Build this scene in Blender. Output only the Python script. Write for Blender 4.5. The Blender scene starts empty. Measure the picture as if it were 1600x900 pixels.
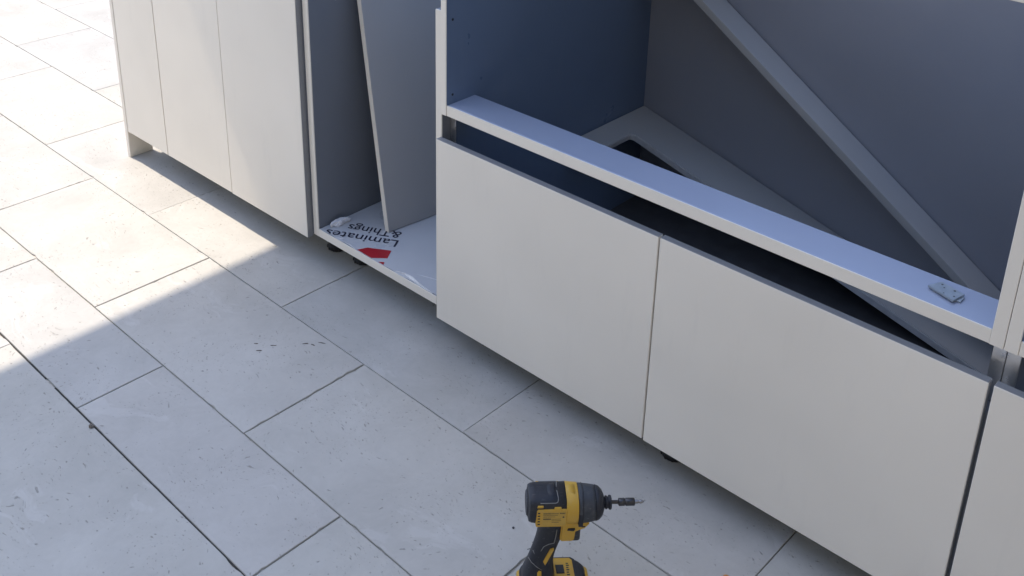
import bpy, bmesh, math, random
from mathutils import Vector, Matrix, noise

S = 0.77                       # drawing units -> metres
SC = bpy.context.scene
COL = SC.collection
R = math.radians
rnd = random.Random(7)

# ------------------------------------------------------------------ camera
cam_d = bpy.data.cameras.new("camera")
cam = bpy.data.objects.new("camera", cam_d)
COL.objects.link(cam)
cam_d.sensor_fit = 'HORIZONTAL'
cam_d.sensor_width = 36.0
cam_d.lens = 36.0 * 1661.12 / 1600.0
cam_d.shift_y = -(450.0 - 105.99) / 1600.0
cam_d.clip_start = 0.05
cam_d.clip_end = 2000
rot = Matrix(((0.7387, -0.2657, 0.6194), (0.6736, 0.2593, -0.6921), (0.0232, 0.9285, 0.3705)))
q = rot.to_quaternion().normalized()
cam.matrix_world = Matrix.Translation(Vector((3.6347, -1.8045, 1.9244)) * S) @ q.to_matrix().to_4x4()
SC.camera = cam

# ------------------------------------------------------------------ light
SUN_EL = R(62.0)
SUN_AZ = R(180.0 + 5.0)        # direction towards the sun, counter-clockwise from +X
world = bpy.data.worlds.new("World")
SC.world = world
world.use_nodes = True
wn = world.node_tree
bg = wn.nodes['Background']
sky = wn.nodes.new('ShaderNodeTexSky')
sky.sky_type = 'NISHITA'
sky.sun_disc = False
sky.sun_elevation = SUN_EL
sky.sun_rotation = (R(90) - SUN_AZ) % (2 * math.pi)
sky.air_density = 1.0
sky.dust_density = 1.0
sky.ozone_density = 2.2
wn.links.new(sky.outputs[0], bg.inputs['Color'])
bg.inputs['Strength'].default_value = 0.15

sun_d = bpy.data.lights.new("sun", 'SUN')
sun_d.energy = 2.0
sun_d.angle = R(0.4)
sun_d.color = (1.0, 0.88, 0.72)
sun = bpy.data.objects.new("sun", sun_d)
COL.objects.link(sun)
sdir = Vector((math.cos(SUN_EL) * math.cos(SUN_AZ), math.cos(SUN_EL) * math.sin(SUN_AZ), math.sin(SUN_EL)))
sun.rotation_euler = sdir.to_track_quat('Z', 'Y').to_euler()
sun.location = sdir * 20

SC.view_settings.view_transform = 'Standard'
SC.view_settings.look = 'None'
SC.view_settings.gamma = 1.0
SC.view_settings.use_curve_mapping = False
SC.view_settings.exposure = 1.36

# ------------------------------------------------------------------ helpers
def mesh_obj(name, bm, mat, parent=None, smooth=False):
    me = bpy.data.meshes.new(name)
    bm.normal_update()
    bm.to_mesh(me)
    bm.free()
    if mat is not None:
        me.materials.append(mat)
    if smooth:
        me.polygons.foreach_set('use_smooth', [True] * len(me.polygons))
    o = bpy.data.objects.new(name, me)
    COL.objects.link(o)
    if parent is not None:
        o.parent = parent
    return o

def thing(name, label, cat, loc=(0, 0, 0), rz=0.0, group=None):
    o = bpy.data.objects.new(name, None)
    o.empty_display_size = 0.05
    COL.objects.link(o)
    o.location = Vector(loc) * S
    o.rotation_euler = (0, 0, rz)
    o['label'] = label
    o['category'] = cat
    if group:
        o['group'] = group
    return o

def tag(o, label, cat, group=None):
    o['label'] = label
    o['category'] = cat
    if group:
        o['group'] = group

def add_box(bm, x0, x1, y0, y1, z0, z1, bev=0.0015, seg=1, M=None, org=(0, 0, 0)):
    r = bmesh.ops.create_cube(bm, size=1.0)
    vs = r['verts']
    for v in vs:
        v.co = Vector(((x0 + x1) / 2 + v.co.x * (x1 - x0), (y0 + y1) / 2 + v.co.y * (y1 - y0), (z0 + z1) / 2 + v.co.z * (z1 - z0)))
        v.co = (v.co - Vector(org)) * S
        if M is not None:
            v.co = M @ v.co
    if bev > 0:
        es = list({e for v in vs for e in v.link_edges})
        bmesh.ops.bevel(bm, geom=es, offset=bev, segments=seg, profile=0.7, affect='EDGES')

def board(name, box, mat, parent, bev=0.0012, org=(0, 0, 0), seg=1):
    bm = bmesh.new()
    add_box(bm, *box, bev=bev, org=org, seg=seg)
    return mesh_obj(name, bm, mat, parent)

def lathe(bm, prof, axis='z', n=24, M=None, cap=True):
    """prof: list of (r, h); revolved about axis; metres"""
    rings = []
    for r, h in prof:
        ring = []
        for k in range(n):
            a = 2 * math.pi * k / n
            c = Vector((r * math.cos(a), r * math.sin(a), h)) if axis == 'z' else Vector((h, r * math.cos(a), r * math.sin(a)))
            if M is not None:
                c = M @ c
            ring.append(bm.verts.new(c))
        rings.append(ring)
    for a, b in zip(rings, rings[1:]):
        for k in range(n):
            bm.faces.new((a[k], a[(k + 1) % n], b[(k + 1) % n], b[k]))
    if cap:
        bm.faces.new(list(reversed(rings[0])))
        bm.faces.new(rings[-1])

def loft(bm, secs, n=28, cap=True, M=None):
    """secs: list of (centre, axis_u, axis_v, ru, rv, exponent) super-ellipse sections in metres"""
    rings = []
    for c, u, v, ru, rv, ex in secs:
        c, u, v = Vector(c), Vector(u), Vector(v)
        ring = []
        for k in range(n):
            a = 2 * math.pi * k / n
            ca, sa = math.cos(a), math.sin(a)
            pu = math.copysign(abs(ca) ** (2.0 / ex), ca) * ru
            pv = math.copysign(abs(sa) ** (2.0 / ex), sa) * rv
            p = c + u * pu + v * pv
            if M is not None:
                p = M @ p
            ring.append(bm.verts.new(p))
        rings.append(ring)
    for a, b in zip(rings, rings[1:]):
        for k in range(n):
            bm.faces.new((a[k], a[(k + 1) % n], b[(k + 1) % n], b[k]))
    if cap:
        bm.faces.new(list(reversed(rings[0])))
        bm.faces.new(rings[-1])
    bmesh.ops.recalc_face_normals(bm, faces=bm.faces[:])

def prism(bm, pts, z0, z1, M=None):
    """closed outline pts (x, y) extruded z0..z1, metres"""
    a = [bm.verts.new(Vector((x, y, z0))) for x, y in pts]
    b = [bm.verts.new(Vector((x, y, z1))) for x, y in pts]
    n = len(pts)
    for k in range(n):
        bm.faces.new((a[k], a[(k + 1) % n], b[(k + 1) % n], b[k]))
    bm.faces.new(list(reversed(a)))
    bm.faces.new(b)
    if M is not None:
        for v in a + b:
            v.co = M @ v.co
    bmesh.ops.recalc_face_normals(bm, faces=bm.faces[:])

def tube(bm, path, r, n=8, M=None):
    rings = []
    for i, p in enumerate(path):
        p = Vector(p)
        d = (Vector(path[min(i + 1, len(path) - 1)]) - Vector(path[max(i - 1, 0)])).normalized()
        u = d.orthogonal().normalized() if i == 0 else (pu - d * pu.dot(d)).normalized()
        pu = u
        v = d.cross(u)
        ring = []
        for k in range(n):
            a = 2 * math.pi * k / n
            c = p + (u * math.cos(a) + v * math.sin(a)) * r
            if M is not None:
                c = M @ c
            ring.append(bm.verts.new(c))
        rings.append(ring)
    for a, b in zip(rings, rings[1:]):
        for k in range(n):
            bm.faces.new((a[k], a[(k + 1) % n], b[(k + 1) % n], b[k]))
    bm.faces.new(list(reversed(rings[0])))
    bm.faces.new(rings[-1])

# ------------------------------------------------------------------ materials
def new_mat(name):
    m = bpy.data.materials.new(name)
    m.use_nodes = True
    nt = m.node_tree
    return m, nt, nt.nodes['Principled BSDF']

def N(nt, t, **kw):
    n = nt.nodes.new(t)
    for k, v in kw.items():
        if k in n.inputs:
            n.inputs[k].default_value = v
        else:
            setattr(n, k, v)
    return n

def ramp(nt, src, stops):
    r = nt.nodes.new('ShaderNodeValToRGB')
    cr = r.color_ramp
    while len(cr.elements) > 1:
        cr.elements.remove(cr.elements[-1])
    for i, (p, c) in enumerate(stops):
        e = cr.elements[0] if i == 0 else cr.elements.new(p)
        e.position = p
        e.color = (*c, 1) if len(c) == 3 else c
    nt.links.new(src, r.inputs['Fac'])
    return r

def mixc(nt, fac, a, b, mode='MIX'):
    m = nt.nodes.new('ShaderNodeMix')
    m.data_type = 'RGBA'
    m.blend_type = mode
    for sock, val in ((0, fac), (6, a), (7, b)):
        if hasattr(val, 'is_linked') or hasattr(val, 'links'):
            nt.links.new(val, m.inputs[sock])
        else:
            m.inputs[sock].default_value = val if sock == 0 else (*val, 1)
    return m.outputs[2]

def math_n(nt, op, a, b=None, c=None):
    m = nt.nodes.new('ShaderNodeMath')
    m.operation = op
    for i, v in enumerate((a, b, c)):
        if v is None:
            continue
        if hasattr(v, 'links'):
            nt.links.new(v, m.inputs[i])
        else:
            m.inputs[i].default_value = v
    return m.outputs[0]

def laminate(name, col, rough=0.42, spec=0.4, marks=True, rvar=0.10):
    m, nt, b = new_mat(name)
    tc = N(nt, 'ShaderNodeTexCoord')
    info = N(nt, 'ShaderNodeObjectInfo')
    add = N(nt, 'ShaderNodeVectorMath', operation='ADD')
    nt.links.new(tc.outputs['Object'], add.inputs[0])
    mul = N(nt, 'ShaderNodeVectorMath', operation='SCALE')
    nt.links.new(info.outputs['Location'], mul.inputs[0])
    rv = N(nt, 'ShaderNodeCombineXYZ')
    sc = math_n(nt, 'MULTIPLY', info.outputs['Random'], 37.0)
    nt.links.new(sc, rv.inputs[0]); nt.links.new(sc, rv.inputs[1])
    nt.links.new(rv.outputs[0], add.inputs[1])
    n1 = N(nt, 'ShaderNodeTexNoise', Scale=3.0, Detail=3.0)
    nt.links.new(add.outputs[0], n1.inputs['Vector'])
    r1 = ramp(nt, n1.outputs['Fac'], [(0.3, tuple(c * 0.955 for c in col)), (0.7, tuple(min(1, c * 1.03) for c in col))])
    colr = r1.outputs['Color']
    if marks:
        # dust specks and faint scuffs
        v = N(nt, 'ShaderNodeTexVoronoi', Scale=26.0)
        nt.links.new(add.outputs[0], v.inputs['Vector'])
        sp = ramp(nt, v.outputs['Distance'], [(0.0, (1, 1, 1)), (0.035, (1, 1, 1)), (0.06, (0, 0, 0))])
        rare = math_n(nt, 'GREATER_THAN', v.outputs['Color'], 0.8)
        spf = math_n(nt, 'MULTIPLY', math_n(nt, 'MULTIPLY', sp.outputs['Color'], rare), 0.22)
        colr = mixc(nt, spf, colr, (0.82, 0.8, 0.77))
        mp = N(nt, 'ShaderNodeMapping')
        mp.inputs['Scale'].default_value = (9, 9, 1.6)
        mp.inputs['Rotation'].default_value = (0.1, 0.22, 0.1)
        nt.links.new(add.outputs[0], mp.inputs['Vector'])
        n2 = N(nt, 'ShaderNodeTexNoise', Scale=2.2, Detail=7.0, Roughness=0.7)
        nt.links.new(mp.outputs[0], n2.inputs['Vector'])
        sc2 = ramp(nt, n2.outputs['Fac'], [(0.56, (0, 0, 0)), (0.72, (1, 1, 1))])
        colr = mixc(nt, math_n(nt, 'MULTIPLY', sc2.outputs['Color'], 0.06), colr, (0.36, 0.345, 0.33))
    nt.links.new(colr, b.inputs['Base Color'])
    n3 = N(nt, 'ShaderNodeTexNoise', Scale=7.0, Detail=4.0)
    nt.links.new(add.outputs[0], n3.inputs['Vector'])
    rr = ramp(nt, n3.outputs['Fac'], [(0.3, (rough - rvar,) * 3), (0.7, (rough + rvar,) * 3)])
    nt.links.new(rr.outputs['Color'], b.inputs['Roughness'])
    b.inputs['Specular IOR Level'].default_value = spec
    n4 = N(nt, 'ShaderNodeTexNoise', Scale=900.0, Detail=2.0)
    nt.links.new(tc.outputs['Object'], n4.inputs['Vector'])
    bp = N(nt, 'ShaderNodeBump', Strength=0.06, Distance=0.0004)
    nt.links.new(n4.outputs['Fac'], bp.inputs['Height'])
    nt.links.new(bp.outputs[0], b.inputs['Normal'])
    return m

def plain(name, col, rough=0.5, metal=0.0, spec=0.5, var=0.12, scale=40.0, bump=0.0):
    m, nt, b = new_mat(name)
    tc = N(nt, 'ShaderNodeTexCoord')
    n1 = N(nt, 'ShaderNodeTexNoise', Scale=scale, Detail=4.0)
    nt.links.new(tc.outputs['Object'], n1.inputs['Vector'])
    r1 = ramp(nt, n1.outputs['Fac'], [(0.3, tuple(c * (1 - var) for c in col)), (0.7, tuple(min(1, c * (1 + var)) for c in col))])
    nt.links.new(r1.outputs['Color'], b.inputs['Base Color'])
    rr = ramp(nt, n1.outputs['Fac'], [(0.3, (max(0.05, rough - 0.08),) * 3), (0.7, (min(1, rough + 0.08),) * 3)])
    nt.links.new(rr.outputs['Color'], b.inputs['Roughness'])
    b.inputs['Metallic'].default_value = metal
    b.inputs['Specular IOR Level'].default_value = spec
    if bump:
        bp = N(nt, 'ShaderNodeBump', Strength=bump, Distance=0.001)
        nt.links.new(n1.outputs['Fac'], bp.inputs['Height'])
        nt.links.new(bp.outputs[0], b.inputs['Normal'])
    return m

def scuffed(name, col, dust, rough=0.55, amount=0.35, scale=90.0):
    """moulded plastic or rubber with rubbed-in pale dust and fine scratches"""
    m, nt, b = new_mat(name)
    tc = N(nt, 'ShaderNodeTexCoord')
    n1 = N(nt, 'ShaderNodeTexNoise', Scale=scale, Detail=6.0, Roughness=0.7)
    nt.links.new(tc.outputs['Object'], n1.inputs['Vector'])
    f1 = ramp(nt, n1.outputs['Fac'], [(0.48, (0, 0, 0)), (0.72, (1, 1, 1))]).outputs['Color']
    mp = N(nt, 'ShaderNodeMapping')
    mp.inputs['Scale'].default_value = (60, 420, 260)
    mp.inputs['Rotation'].default_value = (0.4, 0.7, 0.5)
    nt.links.new(tc.outputs['Object'], mp.inputs['Vector'])
    n2 = N(nt, 'ShaderNodeTexNoise', Scale=1.0, Detail=3.0)
    nt.links.new(mp.outputs[0], n2.inputs['Vector'])
    f2 = ramp(nt, n2.outputs['Fac'], [(0.64, (0, 0, 0)), (0.70, (1, 1, 1))]).outputs['Color']
    f = math_n(nt, 'MULTIPLY', math_n(nt, 'MAXIMUM', math_n(nt, 'MULTIPLY', f1, 0.6), f2), amount)
    nt.links.new(mixc(nt, f, col, dust), b.inputs['Base Color'])
    rr = ramp(nt, n1.outputs['Fac'], [(0.3, (rough - 0.12,) * 3), (0.7, (rough + 0.12,) * 3)])
    nt.links.new(rr.outputs['Color'], b.inputs['Roughness'])
    n3 = N(nt, 'ShaderNodeTexNoise', Scale=1400.0, Detail=1.0)
    nt.links.new(tc.outputs['Object'], n3.inputs['Vector'])
    bp = N(nt, 'ShaderNodeBump', Strength=0.15, Distance=0.0002)
    nt.links.new(n3.outputs['Fac'], bp.inputs['Height'])
    nt.links.new(bp.outputs[0], b.inputs['Normal'])
    return m

def travertine(name):
    m, nt, b = new_mat(name)
    tc = N(nt, 'ShaderNodeTexCoord')
    info = N(nt, 'ShaderNodeObjectInfo')
    rv = N(nt, 'ShaderNodeCombineXYZ')
    nt.links.new(math_n(nt, 'MULTIPLY', info.outputs['Random'], 91.0), rv.inputs[0])
    nt.links.new(math_n(nt, 'MULTIPLY', info.outputs['Random'], 57.0), rv.inputs[1])
    add = N(nt, 'ShaderNodeVectorMath', operation='ADD')
    nt.links.new(tc.outputs['Object'], add.inputs[0])
    nt.links.new(rv.outputs[0], add.inputs[1])
    P = add.outputs[0]
    # warp so the pits follow wandering veins
    nw = N(nt, 'ShaderNodeTexNoise', Scale=5.0, Detail=3.0)
    nt.links.new(P, nw.inputs['Vector'])
    wsub = N(nt, 'ShaderNodeVectorMath', operation='SUBTRACT')
    nt.links.new(nw.outputs['Color'], wsub.inputs[0]); wsub.inputs[1].default_value = (0.5, 0.5, 0.5)
    wsc = N(nt, 'ShaderNodeVectorMath', operation='SCALE'); wsc.inputs['Scale'].default_value = 0.16
    nt.links.new(wsub.outputs[0], wsc.inputs[0])
    wad = N(nt, 'ShaderNodeVectorMath', operation='ADD')
    nt.links.new(P, wad.inputs[0]); nt.links.new(wsc.outputs[0], wad.inputs[1])
    W = wad.outputs[0]
    # base tone
    n1 = N(nt, 'ShaderNodeTexNoise', Scale=4.5, Detail=6.0, Roughness=0.6)
    nt.links.new(W, n1.inputs['Vector'])
    base = ramp(nt, n1.outputs['Fac'], [(0.25, (0.43, 0.42, 0.398)), (0.5, (0.49, 0.479, 0.456)), (0.75, (0.545, 0.535, 0.513))]).outputs['Color']
    tone = ramp(nt, info.outputs['Random'], [(0.0, (0.94, 0.945, 0.945)), (0.35, (1.0, 0.98, 0.955)), (0.7, (0.97, 0.965, 0.93)), (1.0, (1.03, 1.02, 1.0))]).outputs['Color']
    base = mixc(nt, 1.0, base, tone, 'MULTIPLY')
    # cloudy pale veins (filled patches)
    mp0 = N(nt, 'ShaderNodeMapping'); mp0.inputs['Scale'].default_value = (1.0, 2.4, 1)
    nt.links.new(W, mp0.inputs['Vector'])
    n2 = N(nt, 'ShaderNodeTexNoise', Scale=3.4, Detail=5.0, Roughness=0.65, Distortion=0.8)
    nt.links.new(mp0.outputs[0], n2.inputs['Vector'])
    vein = ramp(nt, n2.outputs['Fac'], [(0.60, (0, 0, 0)), (0.64, (1, 1, 1)), (0.74, (1, 1, 1)), (0.80, (0, 0, 0))]).outputs['Color']
    base = mixc(nt, math_n(nt, 'MULTIPLY', vein, 0.13), base, (0.76, 0.75, 0.735))
    # fine darker grain
    n5 = N(nt, 'ShaderNodeTexNoise', Scale=60.0, Detail=5.0, Roughness=0.7)
    nt.links.new(W, n5.inputs['Vector'])
    gr = ramp(nt, n5.outputs['Fac'], [(0.3, (0.955, 0.955, 0.955)), (0.65, (1.01, 1.01, 1.01))]).outputs['Color']
    base = mixc(nt, 1.0, base, gr, 'MULTIPLY')
    # cluster mask
    nm = N(nt, 'ShaderNodeTexNoise', Scale=6.5, Detail=2.0)
    nt.links.new(P, nm.inputs['Vector'])
    clus = ramp(nt, nm.outputs['Fac'], [(0.42, (0, 0, 0)), (0.62, (1, 1, 1))]).outputs['Color']
    # pits: two sizes, a few percent of the cells
    def pits(scale, stretch, rad, keep, seed):
        mp = N(nt, 'ShaderNodeMapping')
        mp.inputs['Scale'].default_value = (scale, scale * stretch, scale)
        mp.inputs['Location'].default_value = (seed, seed * 1.7, 0)
        mp.inputs['Rotation'].default_value = (0, 0, 0.5)
        nt.links.new(W, mp.inputs['Vector'])
        nn = N(nt, 'ShaderNodeTexNoise', Scale=1.7, Detail=3.0)
        nt.links.new(mp.outputs[0], nn.inputs['Vector'])
        a2 = N(nt, 'ShaderNodeVectorMath', operation='MULTIPLY_ADD')
        nt.links.new(nn.outputs['Color'], a2.inputs[0]); a2.inputs[1].default_value = (0.9, 0.9, 0); nt.links.new(mp.outputs[0], a2.inputs[2])
        v = N(nt, 'ShaderNodeTexVoronoi', Scale=1.0); v.voronoi_dimensions = '2D'
        nt.links.new(a2.outputs[0], v.inputs['Vector'])
        sep = N(nt, 'ShaderNodeSeparateColor')
        nt.links.new(v.outputs['Color'], sep.inputs[0])
        # threshold per cell, more cells kept inside the clusters
        thr = math_n(nt, 'SUBTRACT', 1.0, math_n(nt, 'MULTIPLY', math_n(nt, 'ADD', clus, 0.18), keep))
        k = math_n(nt, 'GREATER_THAN', sep.outputs[0], thr)
        rr = math_n(nt, 'MULTIPLY', math_n(nt, 'ADD', sep.outputs[1], 0.35), rad)
        d = math_n(nt, 'SUBTRACT', 1.0, math_n(nt, 'DIVIDE', v.outputs['Distance'], rr))
        d = math_n(nt, 'MINIMUM', math_n(nt, 'MAXIMUM', math_n(nt, 'MULTIPLY', d, 2.0), 0.0), 1.0)
        return math_n(nt, 'MULTIPLY', d, k)
    p1 = pits(115.0, 1.7, 0.26, 0.10, 0.0)
    p2 = pits(60.0, 2.6, 0.22, 0.05, 4.3)
    p3 = pits(170.0, 1.5, 0.30, 0.16, 9.1)
    p = math_n(nt, 'MAXIMUM', math_n(nt, 'MAXIMUM', p1, p2), math_n(nt, 'MULTIPLY', p3, 0.45))
    dark = mixc(nt, math_n(nt, 'MULTIPLY', p, 0.55), base, (0.2, 0.185, 0.165))
    nt.links.new(dark, b.inputs['Base Color'])
    b.inputs['Specular IOR Level'].default_value = 0.15
    rr = ramp(nt, n1.outputs['Fac'], [(0.3, (0.5, 0.5, 0.5)), (0.7, (0.66, 0.66, 0.66))])
    nt.links.new(rr.outputs['Color'], b.inputs['Roughness'])
    hgt = math_n(nt, 'SUBTRACT', math_n(nt, 'MULTIPLY', n5.outputs['Fac'], 0.10), p)
    bp = N(nt, 'ShaderNodeBump', Strength=0.5, Distance=0.0022)
    nt.links.new(hgt, bp.inputs['Height'])
    nt.links.new(bp.outputs[0], b.inputs['Normal'])
    return m

M_LAM = laminate('warm_grey_laminate', (0.79, 0.735, 0.645))
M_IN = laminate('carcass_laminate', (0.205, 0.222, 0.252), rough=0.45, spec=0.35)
M_EDGE = plain('grey_edge_band', (0.27, 0.275, 0.285), rough=0.45, var=0.05)
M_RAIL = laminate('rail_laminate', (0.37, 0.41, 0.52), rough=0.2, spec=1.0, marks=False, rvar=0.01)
M_FLOORSHADE = plain('floor_shade', (0.085, 0.083, 0.085), rough=0.7, var=0.2, scale=30)  # interior shade put into the colour of the wide cabinet's floor
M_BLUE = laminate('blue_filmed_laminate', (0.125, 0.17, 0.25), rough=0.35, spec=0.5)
M_BACK = laminate('back_laminate', (0.29, 0.30, 0.34), rough=0.4, spec=0.4)
M_CUT = plain('cut_edge', (0.55, 0.55, 0.55), rough=0.5)
M_LOOSE2 = laminate('loose_rail_laminate', (0.44, 0.435, 0.43), rough=0.4, spec=0.4)
M_LOOSE = laminate('loose_board_laminate', (0.40, 0.395, 0.385), rough=0.4, spec=0.4)
M_TRAV = travertine('travertine')
M_JOINT = plain('joint_sand', (0.44, 0.41, 0.365), rough=0.95, scale=120, var=0.3)
M_JOINTSHADE = plain('joint_shade', (0.05, 0.047, 0.043), rough=0.95, scale=200, var=0.4)  # shade of the deep joint put into a dark colour
M_BLACK = plain('black_plastic', (0.018, 0.018, 0.02), rough=0.5, var=0.2)
M_ALU = plain('brushed_aluminium', (0.62, 0.63, 0.65), rough=0.33, metal=0.9, var=0.06, scale=90)
M_ZINC = plain('zinc_plate', (0.36, 0.385, 0.40), rough=0.42, metal=0.6, var=0.12, scale=120)
M_HOLE = plain('hole_dark', (0.02, 0.02, 0.022), rough=0.9)
M_STEEL0 = plain('plate_hole', (0.09, 0.095, 0.1), rough=0.6)
M_FILM = plain('protective_film', (0.56, 0.565, 0.58), rough=0.33, var=0.03, scale=9, spec=0.5)
M_INK = plain('navy_ink', (0.012, 0.013, 0.035), rough=0.4)
M_RED = plain('red_ink', (0.42, 0.015, 0.025), rough=0.4, var=0.05)
M_CLEAR = plain('white_film', (0.78, 0.78, 0.8), rough=0.25, var=0.04)
M_ADDEDCANOPY = plain('added_canopy_paint', (0.62, 0.61, 0.59), rough=0.7, var=0.05, scale=4)
M_ADDEDWALL2 = plain('added_wall_dark_render', (0.34, 0.312, 0.265), rough=0.85, var=0.06, scale=14, bump=0.2)
M_ADDEDWALL = plain('added_wall_render', (0.72, 0.67, 0.58), rough=0.85, var=0.06, scale=14, bump=0.2)

# ------------------------------------------------------------------ ground
TYAW = -0.011833614
TORG = Vector((0.8628, -0.1952, 0.0))
TM = Matrix.Translation(TORG * S) @ Matrix.Rotation(TYAW, 4, 'Z')
bm = bmesh.new()
bmesh.ops.create_grid(bm, x_segments=1, y_segments=1, size=400)
ground = mesh_obj('ground', bm, M_JOINT)
ground.location.z = -0.0045
ground['kind'] = 'structure'

paving = bpy.data.objects.new('paving', None)
COL.objects.link(paving)
paving.matrix_world = TM
paving['kind'] = 'structure'

def tile_mesh(L, Wd, seed, chip=1.0):
    """one stone paver, L x Wd metres, chipped outline, top at z=0, thickness 30 mm"""
    r = random.Random(seed)
    bm = bmesh.new()
    nx, ny = 44, 22
    pts = []
    for k in range(nx): pts.append((-L / 2 + L * k / nx, -Wd / 2, 0, 1))
    for k in range(ny): pts.append((L / 2, -Wd / 2 + Wd * k / ny, -1, 0))
    for k in range(nx): pts.append((L / 2 - L * k / nx, Wd / 2, 0, -1))
    for k in range(ny): pts.append((-L / 2, Wd / 2 - Wd * k / ny, 1, 0))
    top, mid, bot = [], [], []
    for i, (x, y, dx, dy) in enumerate(pts):
        j = abs(noise.noise(Vector((i * 0.31, seed * 3.7, 0)))) * 0.0006 + r.random() * 0.0003
        if r.random() < 0.022:
            j += r.uniform(0.001, 0.0034) * chip
        x2, y2 = x + dx * j, y + dy * j
        top.append(bm.verts.new((x2 + dx * 0.0007, y2 + dy * 0.0007, 0)))
        mid.append(bm.verts.new((x2, y2, -0.0009)))
        bot.append(bm.verts.new((x, y, -0.03)))
    n = len(pts)
    for a, b in ((mid, top), (bot, mid)):
        for k in range(n):
            bm.faces.new((a[k], a[(k + 1) % n], b[(k + 1) % n], b[k]))
    bm.faces.new(top)
    me = bpy.data.meshes.new('tile')
    bm.normal_update(); bm.to_mesh(me); bm.free()
    me.materials.append(M_TRAV)
    return me

LINES = [-4.7, -4.3, -3.9, -3.5, -3.1, -2.7, -2.3, -1.9, -1.48, -1.075, -0.6576, -0.4027, 0.0, 0.4011, 0.7939, 1.194, 1.594, 1.994, 2.394, 2.794, 3.194, 3.594, 3.994]
OFF = {}
i0 = LINES.index(0.0)
cache = {}
rt = random.Random(21)
ntile = 0
x_lo, x_hi = -5.2, 4.6
for i in range(len(LINES) - 1):
    y0, y1 = LINES[i], LINES[i + 1]
    gap0 = 0.0052 if i == 10 - 1 or i == 10 else 0.0032   # joint widths (drawing units)
    # rows alternate: row above line 0 is offset by half a paver
    off = -0.398 if (i - i0) % 2 == 0 else 0.0
    if LINES[i] == 0.7939:
        off = -0.398
    if LINES[i] == 0.4011:
        off = 0.015
    jitter = rt.uniform(-0.03, 0.03) if not (9 <= i <= 14) else 0.0
    TL = 1.2 if i == 9 else 0.8
    k = math.floor((x_lo - off) / TL)
    while off + k * TL < x_hi:
        xa = off + k * TL + jitter
        k += 1
        g = 0.0042 if i in (10, 11) else 0.0019
        gy = 0.0062 if i in (9,) else 0.0027
        key = (round(y1 - y0, 3), rt.randrange(3), TL)
        if key not in cache:
            cache[key] = tile_mesh((TL - g) * S, (y1 - y0 - gy) * S, int(key[0] * 1000) + 7 * key[1] + int(TL * 10))
        o = bpy.data.objects.new('tile', cache[key])
        COL.objects.link(o)
        o.parent = paving
        o.location = ((xa + TL / 2) * S, (y0 + y1) / 2 * S, rt.uniform(-0.0006, 0.0006))
        o.rotation_euler = (rt.uniform(-0.0012, 0.0012), rt.uniform(-0.0008, 0.0008), rt.uniform(-0.0015, 0.0015) + (math.pi if rt.random() < 0.5 else 0))
        ntile += 1
# the wide joint at the left: its deep shade painted as a dark strip
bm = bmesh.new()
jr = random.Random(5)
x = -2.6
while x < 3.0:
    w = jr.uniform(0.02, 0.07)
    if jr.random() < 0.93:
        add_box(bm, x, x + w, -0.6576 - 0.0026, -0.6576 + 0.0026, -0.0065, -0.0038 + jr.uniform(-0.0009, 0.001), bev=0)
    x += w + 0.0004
joint_strip = mesh_obj('joint_shade', bm, M_JOINTSHADE, paving)
joint_strip['kind'] = 'stuff'
# the same paving carries on beyond the tiles built one by one
def far_paving():
    m = travertine('travertine_far')
    nt = m.node_tree
    b = nt.nodes['Principled BSDF']
    src = b.inputs['Base Color'].links[0].from_socket
    tc = N(nt, 'ShaderNodeTexCoord')
    br = N(nt, 'ShaderNodeTexBrick')
    br.inputs['Scale'].default_value = 1.0
    br.inputs['Brick Width'].default_value = 0.8 * S
    br.inputs['Row Height'].default_value = 0.4 * S
    br.inputs['Mortar Size'].default_value = 0.002
    br.inputs['Color1'].default_value = (1, 1, 1, 1)
    br.inputs['Color2'].default_value = (0.93, 0.93, 0.92, 1)
    br.inputs['Mortar'].default_value = (0.3, 0.28, 0.25, 1)
    nt.links.new(tc.outputs['Object'], br.inputs['Vector'])
    nt.links.new(mixc(nt, 1.0, src, br.outputs['Color'], 'MULTIPLY'), b.inputs['Base Color'])
    return m
M_FAR = far_paving()
bm = bmesh.new()
xa, xb, ya, yb = -5.9, 5.3, -4.7, 3.994
FARX = 30
for (ax, bx, ay, by) in ((-FARX, xa + .01, -FARX, FARX), (xb, FARX, -FARX, FARX), (xa + .01, xb, -FARX, ya), (xa + .01, xb, yb, FARX)):
    vs = [bm.verts.new((x * S, y * S, -0.004)) for x, y in ((ax, ay), (bx, ay), (bx, by), (ax, by))]
    bm.faces.new(vs)
surround = mesh_obj('paving_surround', bm, M_FAR)
surround.matrix_world = TM
surround['kind'] = 'structure'

# ------------------------------------------------------------------ cabinets
CF = 0.0205      # carcass front
CB = 0.95       # back panel face
def leg_bm(bm, x, y, top):
    prof = [(0.0262, 0.0), (0.0268, 0.002), (0.0268, 0.008), (0.0235, 0.011), (0.0235, 0.014), (0.0262, 0.016), (0.0262, 0.024), (0.0165, 0.028), (0.0155, top * S - 0.016), (0.022, top * S - 0.012), (0.022, top * S)]
    lathe(bm, prof, n=22, M=Matrix.Translation((x * S, y * S, 0.0005)))
    for k in range(11):
        a = 2 * math.pi * k / 11
        Mx = Matrix.Translation((x * S, y * S, 0.0055)) @ Matrix.Rotation(a, 4, 'Z')
        vs = bmesh.ops.create_cube(bm, size=1.0)['verts']
        for v in vs:
            v.co = Mx @ Vector((0.0272 + v.co.x * 0.003, v.co.y * 0.004, v.co.z * 0.007))
LEG0 = None
def legs(parent, spots, top):
    for x, y in spots:
        bm = bmesh.new()
        leg_bm(bm, x, y, top)
        mesh_obj('leg', bm, M_BLACK, parent)

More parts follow.
